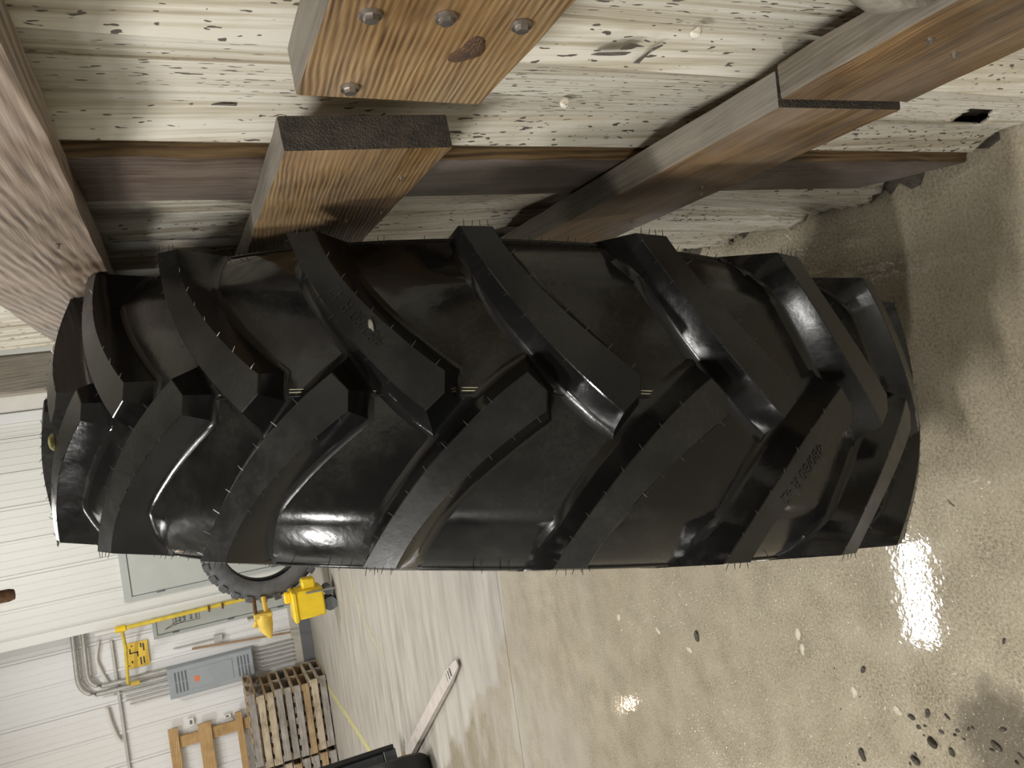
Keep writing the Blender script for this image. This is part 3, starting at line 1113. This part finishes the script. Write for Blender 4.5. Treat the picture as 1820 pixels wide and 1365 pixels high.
# moulded size lettering on two lugs
def lettering(lugobj, ang, start, end, toward_up, sg):
    cu = bpy.data.curves.new('lettering', 'FONT')
    cu.body = '480/80 R 42'
    cu.size = 1.0
    cu.extrude = 0.0
    to = bpy.data.objects.new('lettering_tmp', cu)
    COL.objects.link(to)
    bpy.context.view_layer.update()
    ev = to.evaluated_get(bpy.context.evaluated_depsgraph_get())
    me = ev.to_mesh()
    vs = [v.co.copy() for v in me.vertices]
    fs = [tuple(p.vertices) for p in me.polygons]
    ev.to_mesh_clear()
    bpy.data.objects.remove(to, do_unlink=True)
    x0, x1 = min(v.x for v in vs), max(v.x for v in vs)
    A = Vector(((start[0] - ang) * KM, start[1]))
    B = Vector(((end[0] - ang) * KM, end[1]))
    d = (B - A)
    sc = d.length / (x1 - x0)
    d.normalize()
    # letters stand upright seen from outside the tyre
    p = Vector((d.y, -d.x))
    W_ = []
    for lift in (0.0009, -0.0005):
        for v in vs:
            q = A + d * (v.x - x0) * sc + p * (v.y * sc * 1.2 - 0.006)
            W_.append(cyl(q.x, q.y, top_r(q.y) + lift))
    n = len(vs)
    faces = list(fs)
    cnt = {}
    for f in fs:
        for i in range(len(f)):
            e = (f[i], f[(i + 1) % len(f)])
            cnt[e] = 1
    for (a, b) in cnt:
        if (b, a) not in cnt:
            faces.append((b, a, a + n, b + n))
    o = mobj('size_lettering', W_, faces, M['rubber_text'], lugobj)
    return tag(o, 'raised size lettering reading 480/80 R 42')


def lug_near(mirror, target):
    return min((v for k, v in lugs.items() if k[0] == mirror), key=lambda q: abs(((q[1] - target + 180) % 360) - 180))


o, ang = lug_near(False, 25.8)
lettering(o, ang, (29.35, 0.0585), (33.7, 0.137), True, 1)
o, ang = lug_near(True, -12.7)
lettering(o, ang, (-9.4, -0.060), (-5.1, -0.137), False, -1)


def on_tyre(phi, s, lift=0.0):
    r = top_r(s) + lift
    f = math.radians(phi)
    return TC + TA * s - TF * (r * math.cos(f)) + TU * (r * math.sin(f))


c1 = lump('clay_crumb', on_tyre(70.3, -0.053, -0.002), (0.008, 0.014, 0.006), M['crumb'], 31, sub=3)
tag(c1, 'yellowish clay crumb stuck on an upper tyre lug', 'crumb')
c2 = lump('dirt_crumb', on_tyre(30.2, 0.083, -0.001), (0.006, 0.009, 0.003), M['crumb_pale'], 33, sub=3)
tag(c2, 'pale dirt crumb stuck over the raised size lettering', 'crumb')

# ------------------------------------------------------------------ electrical gear and signs on the far wall
yw = FY - 0.024
pn = empty('electrical_panel', (-3.98, yw, 1.0))
tag(pn, 'grey electrical panel with louvres and an orange sticker', 'electrical panel')
box('cabinet', -0.245, 0.245, -0.15, 0.0, 0.0, 1.31, M['grey_paint'], pn, 0.006)
cov = box('cover', -0.235, 0.235, -0.162, -0.15, 0.012, 1.298, M['grey_paint'], pn, 0.004)
box('panel_door', -0.16, 0.16, -0.170, -0.162, 0.33, 0.985, M['grey_paint'], pn, 0.004)
for zb in (0.07, 1.03):
    for i in range(4):
        for j in range(2):
            box('louvre', -0.165 + 0.17 * j, -0.005 + 0.17 * j, -0.164, -0.1615, zb + i * 0.052, zb + i * 0.052 + 0.026, M['vent_dark'], pn)
box('sticker', -0.055, 0.035, -0.172, -0.1698, 0.845, 0.925, M['orange'], pn)
box('latch', -0.02, 0.01, -0.178, -0.169, 0.66, 0.69, M['galv'], pn, 0.003)


def conduit(label, pts, r, mat=None, bend=0.0, cat='conduit', name='conduit', group=None):
    P = [Vector(p) for p in pts]
    out = [P[0]]
    for i in range(1, len(P) - 1):
        a, b, c = P[i - 1], P[i], P[i + 1]
        d1 = (a - b).normalized(); d2 = (c - b).normalized()
        q = min(bend, (a - b).length * 0.49, (c - b).length * 0.49)
        if q <= 0: out.append(b); continue
        for k in range(7):
            t = k / 6
            out.append((b + d1 * q) * (1 - t) ** 2 + b * 2 * t * (1 - t) + (b + d2 * q) * t ** 2)
    out.append(P[-1])
    o = tube(name, out, r, mat or M['galv'], None, 10)
    return tag(o, label, cat, group)


yc = FY - 0.105
conduit('thick outer galvanised conduit bending down to the electrical panel', [(-2.7, yc, 3.53), (-3.86, yc, 3.56), (-3.86, yc, 2.312)], 0.038, bend=0.34)
conduit('thick inner galvanised conduit bending down to the electrical panel', [(-2.7, yc, 3.39), (-3.755, yc, 3.42), (-3.755, yc, 2.312)], 0.036, bend=0.26)
for i, (xx, l) in enumerate([(-3.95, 3.1), (-4.02, 2.95), (-4.09, 2.95), (-4.16, 2.9)]):
    conduit('thin grey conduit rising from the electrical panel top', [(xx, FY - 0.045, 2.3), (xx, FY - 0.045, l)], 0.013, group='conduits above the panel')
for i in range(6):
    xx = -3.80 - 0.07 * i
    conduit('thin grey conduit dropping from the electrical panel to the curb', [(xx, FY - 0.05, 0.34), (xx, FY - 0.05, 1.02)], 0.016, group='conduits below the panel')
st = box('strut_channel', -6.2, -3.1, FY - 0.06, FY - 0.02, 3.015, 3.055, M['galv'], None, 0.003)
tag(st, 'long thin horizontal steel strut across the white wall', 'strut')
conduit('slack white hose looping down the white wall', [(-3.06, FY - 0.05, 3.2), (-3.35, FY - 0.05, 3.28), (-3.62, FY - 0.05, 3.2), (-3.72, FY - 0.05, 3.16)], 0.022, M['white_pipe'], 0.1, 'hose', 'hose')
conduit('flat pale ribbon tube sagging below the strut', [(-4.12, FY - 0.05, 3.22), (-4.35, FY - 0.05, 3.2), (-4.6, FY - 0.05, 3.14), (-4.68, FY - 0.05, 3.10)], 0.03, M['white_pipe'], 0.1, 'hose', 'hose')
# gas pipe
gp = empty('gas_pipe', (-2.8, PY - 0.09, 0.3))
tag(gp, 'yellow gas pipe running down the partition corner with a side branch', 'pipe')
tube('riser', [(0.03, 0, 0.1), (0.0, 0, 2.5)], 0.034, M['pipe_yellow'], gp, 12)
tube('branch', [(0.0, 0.05, 2.5), (-0.4, 0.45, 2.52), (-0.98, 0.55, 2.565)], 0.026, M['pipe_yellow'], gp, 10)
tube('elbow', [(-0.96, 0.55, 2.565), (-1.0, 0.55, 2.53), (-1.0, 0.55, 2.40)], 0.036, M['yellow_dull'], gp, 10)
tube('tee', [(0.0, 0, 2.44), (0.0, 0, 2.58)], 0.05, M['yellow'], gp, 12)
tube('stub', [(0.0, 0, 2.58), (0.0, 0, 2.85)], 0.03, M['white_pipe'], gp, 10)
for z in (1.05, 1.25):
    box('clamp', -0.045, 0.045, -0.045, 0.06, z, z + 0.03, M['rust'], gp)
# yellow sign
sg_ = empty('warning_sign', (-3.42, yw - 0.01, 2.53))
tag(sg_, 'small yellow warning sign with black printing beside the gas pipe branch', 'sign')
box('plate', -0.2, 0.2, -0.004, 0.006, 0.0, 0.335, M['sign_yellow'], sg_, 0.003)
box('symbol', 0.03, 0.05, -0.006, -0.0035, 0.15, 0.27, M['ink'], sg_)
box('symbol', 0.03, 0.11, -0.006, -0.0035, 0.255, 0.275, M['ink'], sg_)
box('symbol', -0.03, 0.05, -0.006, -0.0035, 0.15, 0.17, M['ink'], sg_)
for (a, b, z) in ((0.10, 0.17, 0.09), (0.04, 0.16, 0.055), (-0.16, -0.05, 0.07), (-0.17, -0.05, 0.115), (-0.12, -0.08, 0.24), (0.13, 0.15, 0.29), (-0.16, -0.14, 0.29), (0.14, 0.16, 0.22)):
    box('print_mark', a, b, -0.006, -0.0035, z, z + 0.022, M['ink'], sg_)
# notice on door 2
nt = empty('door_notice', (-2.95, FY - 0.053, 1.72))
tag(nt, 'boxed black printed notice on the grey door', 'notice')
outline('notice_frame', [(-0.13, 0), (0.13, 0), (0.13, 0.40), (-0.13, 0.40)], 0.008, 0.0, M['ink'], nt)
rr = random.Random(4)
for i, z in enumerate((0.03, 0.11, 0.21, 0.28, 0.34)):
    xx = -0.11
    while xx < 0.09:
        w = rr.uniform(0.02, 0.045)
        box('print_mark', xx, xx + w, -0.001, 0.001, z, z + 0.035, M['vent_dark'], nt)
        xx += w + 0.012
mk = outline('door_scribble', [(-3.13, 2.25), (-3.06, 1.95), (-2.98, 1.93), (-3.13, 2.25)], 0.008, FY - 0.053, M['ink'], None, False)
tag(mk, 'thin pen triangle drawn on the grey door', 'drawing')


def outlet(label, x, z, w=0.07, h=0.11):
    e = empty('wall_outlet', (x, yw, z - h / 2))
    tag(e, label, 'outlet')
    box('plate', -w / 2, w / 2, -0.03, 0, 0, h, M['white_plastic'], e, 0.006)
    box('socket', -w / 4, w / 4, -0.034, -0.029, h * 0.3, h * 0.7, M['kick'], e, 0.002)


outlet('white wall outlet above the pine frame', -4.70, 2.07, 0.13, 0.10)
outlet('small white switch box with a hanging cord beside the pallets', -4.77, 1.52, 0.06, 0.12)
conduit('thin grey cord hanging from the switch box', [(-4.79, yw - 0.03, 1.46), (-4.95, yw - 0.03, 1.36), (-5.1, yw - 0.03, 1.34)], 0.006, M['vent_dark'], 0.05, 'cord', 'cord')
e = empty('junction_box', (-3.47, yw, 1.42)); tag(e, 'small grey junction box with a short conduit beside the panel', 'junction box')
box('box_body', -0.06, 0.06, -0.06, 0, 0, 0.13, M['galv'], e, 0.005)
tube('conduit_stub', [(0, -0.03, 0.12), (0, -0.03, 0.75)], 0.012, M['galv'], e, 8)
conduit('long brown wooden handle leaning beside the electrical panel', [(-3.63, FY - 0.22, 0.35), (-3.54, FY - 0.06, 1.9)], 0.018, M['stick'], 0, 'handle', 'tool_handle')

# pine frame on the wall
pf = empty('pine_frame', (-5.1, FY - 0.09, 0.0))
tag(pf, 'tan pine board frame standing against the white wall behind the pallets', 'frame')
box('board', -0.9, 0.40, -0.05, -0.01, 2.275, 2.42, M['pine'], pf, 0.003)
box('board', -0.9, 0.355, -0.05, -0.01, 1.78, 1.98, M['pine'], pf, 0.003)
box('board', 0.06, 0.24, -0.012, 0.03, 0.02, 2.40, M['pine'], pf, 0.003)
box('board', -0.9, 0.38, -0.06, -0.01, 1.30, 1.40, M['pine'], pf, 0.003)

# ------------------------------------------------------------------ pallets
PH, PWD, PDP = 0.136, 1.12, 1.0
pm = [M['pallet_a'], M['pallet_b'], M['pallet_c']]
meshes = {}


def pbox(key, sx, sy, sz, mat):
    k = (key, mat.name)
    if k not in meshes:
        bm = bmesh.new()
        bbox_bm(bm, -sx / 2, sx / 2, -sy / 2, sy / 2, -sz / 2, sz / 2, 0.003)
        me = bpy.data.meshes.new(key)
        bm.to_mesh(me); bm.free()
        me.materials.append(mat)
        meshes[k] = me
    return meshes[k]


rp_ = random.Random(11)


def pallet(x, y, z, label, group, seed):
    e = empty('pallet', (x + rp_.uniform(-.035, .035), y + rp_.uniform(-.03, .03), z), rp_.uniform(-.02, .02))
    tag(e, label, 'pallet', group)

    def put(key, sx, sy, sz, px, py, pz, mat):
        o = bpy.data.objects.new(key, pbox(key, sx, sy, sz, mat))
        o.location = (px, py, pz)
        link(o, e)
    m0 = rp_.choice(pm)
    for k, yy in enumerate((-PDP / 2 + 0.02, 0, PDP / 2 - 0.02)):
        put('stringer', PWD, 0.038, PH - 0.036, 0, yy, PH / 2, m0 if k else rp_.choice(pm))
    for i in range(7):
        put('deck_board' if i in (0, 6) else 'inner_deck_board', 0.10, PDP if i in (0, 6) else PDP - 0.10, 0.018, -PWD / 2 + 0.05 + i * (PWD - 0.10) / 6, 0, PH - 0.009, rp_.choice(pm))
    for i in range(3):
        put('base_board', 0.10, PDP - 0.06, 0.018, -PWD / 2 + 0.05 + i * (PWD - 0.10) / 2, 0, 0.009, rp_.choice(pm))


for i in range(9):
    pallet(-4.74, 13.2, i * PH, 'weathered wooden pallet in the stack beside the electrical panel', 'pallets in the stack by the panel', i)
for i in range(9):
    pallet(-5.93, 13.18, i * PH, 'weathered wooden pallet in the stack in front of the pine frame', 'pallets in the stack by the frame', i)

# ------------------------------------------------------------------ yellow tyre machine with a second tyre
ty = empty('small_tyre', (-1.62, 11.05, 0.0))
tag(ty, 'grey dusty knobbly tyre standing by the yellow machine', 'tyre')
R2 = 0.80
pr2 = [(0.0, 0.755), (0.10, 0.75), (0.15, 0.735), (0.175, 0.70), (0.18, 0.65), (0.17, 0.585), (0.15, 0.55), (0.13, 0.525), (0.10, 0.53), (0.13, 0.6), (0.14, 0.66), (0.10, 0.70), (0.0, 0.71)]
pf2 = pr2 + [(-s, r) for s, r in pr2[::-1] if s > 0]
V, Fc = revolve(pf2, 72)
V = [(-v[1], v[0], v[2]) for v in V]      # axis along Y
cc = mobj('carcass', V, Fc, M['rubber_old'], ty, 50, (0, 0, R2))
bm = bmesh.new()
bbox_bm(bm, -0.045, 0.045, -0.19, 0.0, 0.715, R2, 0.008)
me = bpy.data.meshes.new('lug'); bm.to_mesh(me); bm.free(); me.materials.append(M['rubber_old'])
for i in range(26):
    for sgn in (0, 1):
        o = bpy.data.objects.new('lug', me)
        o.location = (0, 0, R2)
        o.rotation_euler = (0, 2 * math.pi * (i + 0.5 * sgn) / 26, 0)
        if sgn: o.scale = (1, -1, 1)
        link(o, ty)
V, Fc = revolve([(0.135, 0.52), (0.15, 0.53), (0.145, 0.55), (0.12, 0.54)], 48)
mobj('bead', [(-v[1], v[0], v[2]) for v in V], Fc, M['rubber_black'], ty, 60, (0, 0, R2))

mc = empty('tyre_machine', (-2.42, 10.62, 0.0))
tag(mc, 'yellow steel tyre machine with a pointed wedge arm', 'machine')
box('body', -0.235, 0.13, -0.18, 0.2, 0.17, 0.53, M['yellow'], mc, 0.02, 40)
box('flange', -0.26, 0.13, -0.20, 0.22, 0.52, 0.575, M['yellow'], mc, 0.012, 40)
box('lug_block', 0.10, 0.26, -0.10, 0.1, 0.25, 0.42, M['yellow'], mc, 0.02, 40)
for xx in (-0.13, 0.05):
    tube('roller', [(xx, -0.1, 0.09), (xx, 0.14, 0.09)], 0.09 if xx < 0 else 0.06, M['vent_dark'], mc, 16)
tube('lever', [(0.09, -0.22, 0.03), (0.11, -0.24, 0.40)], 0.014, M['steel'], mc, 8)
box('bracket', -0.03, 0.12, 0.0, 0.10, 0.565, 0.655, M['yellow'], mc, 0.02, 40)
tube('arm', [(0.10, 0.16, 0.90), (-0.10, 0.03, 0.90)], 0.032, M['yellow_dull'], mc, 10)
tube('arm', [(0.10, 0.16, 1.02), (-0.08, 0.03, 1.03)], 0.025, M['rust'], mc, 10)
box('hub_plate', -0.12, -0.09, -0.05, 0.10, 0.94, 1.14, M['galv'], mc, 0.004)
box('crosshead', -0.125, -0.06, -0.06, 0.12, 0.83, 1.06, M['yellow_dull'], mc, 0.012, 40)
tube('wedge', [(-0.08, 0.03, 0.945), (-0.16, 0.03, 0.94), (-0.26, 0.03, 0.925), (-0.36, 0.03, 0.90), (-0.42, 0.03, 0.885)], 0.1, M['yellow_dull'], mc, 16,
     radii=[0.10, 0.108, 0.092, 0.05, 0.008])
tube('pin', [(-0.16, 0.0, 1.03), (-0.22, 0.0, 1.07)], 0.03, M['yellow_dull'], mc, 10)
tag(tube('post_base', [(-1.52, 8.9, 0.0), (-1.52, 8.9, 0.06)], 0.04, M['yellow'], None, 12), 'small yellow floor stub beside the big tyre', 'stub')

# ------------------------------------------------------------------ forklift at the left edge
fdir = Vector((1.55, -2.14, 0)).normalized()
fl = empty('forklift', (-3.45, 7.42, 0.0), math.atan2(fdir.y, fdir.x))
tag(fl, 'dark forklift carriage with a long pointed steel fork', 'forklift')


def tine(y0, parent):
    L = 2.62
    P = [(0, 0.052), (L - 0.25, 0.052), (L, 0.035)]
    V, Fc = [], []
    secs = [(0.0, 0.10, 0.02, 0.075), (1.6, 0.10, 0.02, 0.06), (L - 0.28, 0.10, 0.02, 0.05), (L - 0.03, 0.062, 0.02, 0.034), (L, 0.045, 0.02, 0.03)]
    for xx, w, z0, z1 in secs:
        for (yy, zz) in ((-w / 2, z0), (w / 2, z0), (w / 2, z1), (-w / 2, z1)):
            V.append((xx, y0 + yy, zz))
    for i in range(len(secs) - 1):
        for k in range(4):
            Fc.append((i * 4 + k, i * 4 + (k + 1) % 4, i * 4 + 4 + (k + 1) % 4, i * 4 + 4 + k))
    Fc.append((3, 2, 1, 0)); m = (len(secs) - 1) * 4
    Fc.append((m, m + 1, m + 2, m + 3))
    o = mobj('fork', V, Fc, M['fork_steel'], parent)
    box('fork_heel', -0.06, 0.22, y0 - 0.052, y0 + 0.052, 0.018, 0.082, M['fork_base'], o, 0.004)
    box('fork_shank', -0.06, 0.0, y0 - 0.05, y0 + 0.05, 0.02, 0.62, M['dark_metal'], o, 0.004)
    for k in range(3):
        box('grip_mark', L - 0.30 + k * 0.06, L - 0.29 + k * 0.06, y0 - 0.03, y0 + 0.03, 0.047, 0.052, M['kick'], o)
    return o


tine(0.0, fl)
tine(-0.95, fl)
box('carriage_bar', -0.14, -0.07, -1.05, 0.16, 0.10, 0.22, M['dark_metal'], fl, 0.006)
box('carriage_plate', -0.16, -0.09, -1.05, 0.15, 0.22, 0.82, M['dark_metal'], fl, 0.01)
box('edge_trim', -0.13, -0.02, 0.15, 0.19, 0.12, 0.86, M['rubber_black'], fl, 0.006)
box('outrigger', -0.1, 0.62, -0.36, -0.24, 0.06, 0.16, M['dark_metal'], fl, 0.01)
box('carriage_top', -0.20, -0.04, -1.05, 0.15, 0.82, 0.86, M['grey_paint'], fl, 0.006)
box('mast', -0.30, -0.18, -0.95, -0.80, 0.05, 2.2, M['dark_metal'], fl, 0.01)
for yy in (-0.28,):
    V, Fc = revolve([(0, 0.28), (0.09, 0.275), (0.11, 0.25), (0.10, 0.15), (0, 0.15), (-0.10, 0.15), (-0.11, 0.25), (-0.09, 0.275)], 40)
    V = [(-v[1], v[0], v[2]) for v in V]
    mobj('wheel', V, Fc, M['rubber_black'], fl, 40, (0.74, -0.26, 0.28))

# ------------------------------------------------------------------ debris on the wet floor
deb = [(1535, 1190, 0.010), (1620, 1275, 0.011), (1648, 1268, 0.010), (1685, 1275, 0.009), (1535, 1345, 0.013), (1625, 1350, 0.012), (1660, 1318, 0.013),
       (1692, 1338, 0.009), (1770, 1325, 0.013), (1785, 1298, 0.008), (1240, 1128, 0.014), (1785, 1137, 0.007)]


def px_floor(px, py):
    d = Vector((px - 910, py - 682.5))
    u = d.x * -math.sin(ROLL) + d.y * -math.cos(ROLL)
    v = d.x * -math.cos(ROLL) + d.y * math.sin(ROLL)
    r = fw * FPX + vr * u + vu * v
    return Vector((0, 0, CAM_H)) + r * (-CAM_H / r.z)


rd = random.Random(21)
for i in range(16):
    deb.append((rd.uniform(1590, 1815), rd.uniform(1290, 1362), rd.uniform(0.003, 0.0065)))
for i in range(7):
    deb.append((rd.uniform(1480, 1600), rd.uniform(1170, 1360), rd.uniform(0.0025, 0.004)))
for i, (px, py, s) in enumerate(deb):
    p = px_floor(px, py)
    o = lump('mud_clod', (p.x, p.y, -0.001), (s * rd.uniform(0.7, 1.2), s * rd.uniform(0.45, 0.9), s * rd.uniform(0.35, 0.6)), M['mud'], 50 + i, sub=3)
    if i == 10: tag(o, 'lone dark mud clod on the wet floor away from the smear', 'clod')
    else: tag(o, 'small wet black mud clod by the mud smear', 'clod', 'mud clods near the smear')
chips = [(1100, 1098), (1170, 1122), (1225, 1155), (1418, 1124), (1517, 1232), (1598, 1264), (1427, 1155)]
for i, (px, py) in enumerate(chips):
    p = px_floor(px, py)
    o = lump('stone_chip', (p.x, p.y, -0.001), (0.011, 0.016, 0.002), M['chip'], 80 + i)
    tag(o, 'pale flat stone chip on the wet floor', 'chip', 'pale chips on the wet floor')
p = px_floor(1690, 895)
o = tube('straw', [(p.x - 0.006, p.y - 0.008, 0.002), (p.x, p.y, 0.003), (p.x + 0.008, p.y + 0.006, 0.002)], 0.0013, M['crumb_pale'], None, 6)
tag(o, 'tiny pale straw lying on the floor before the tyre', 'straw')
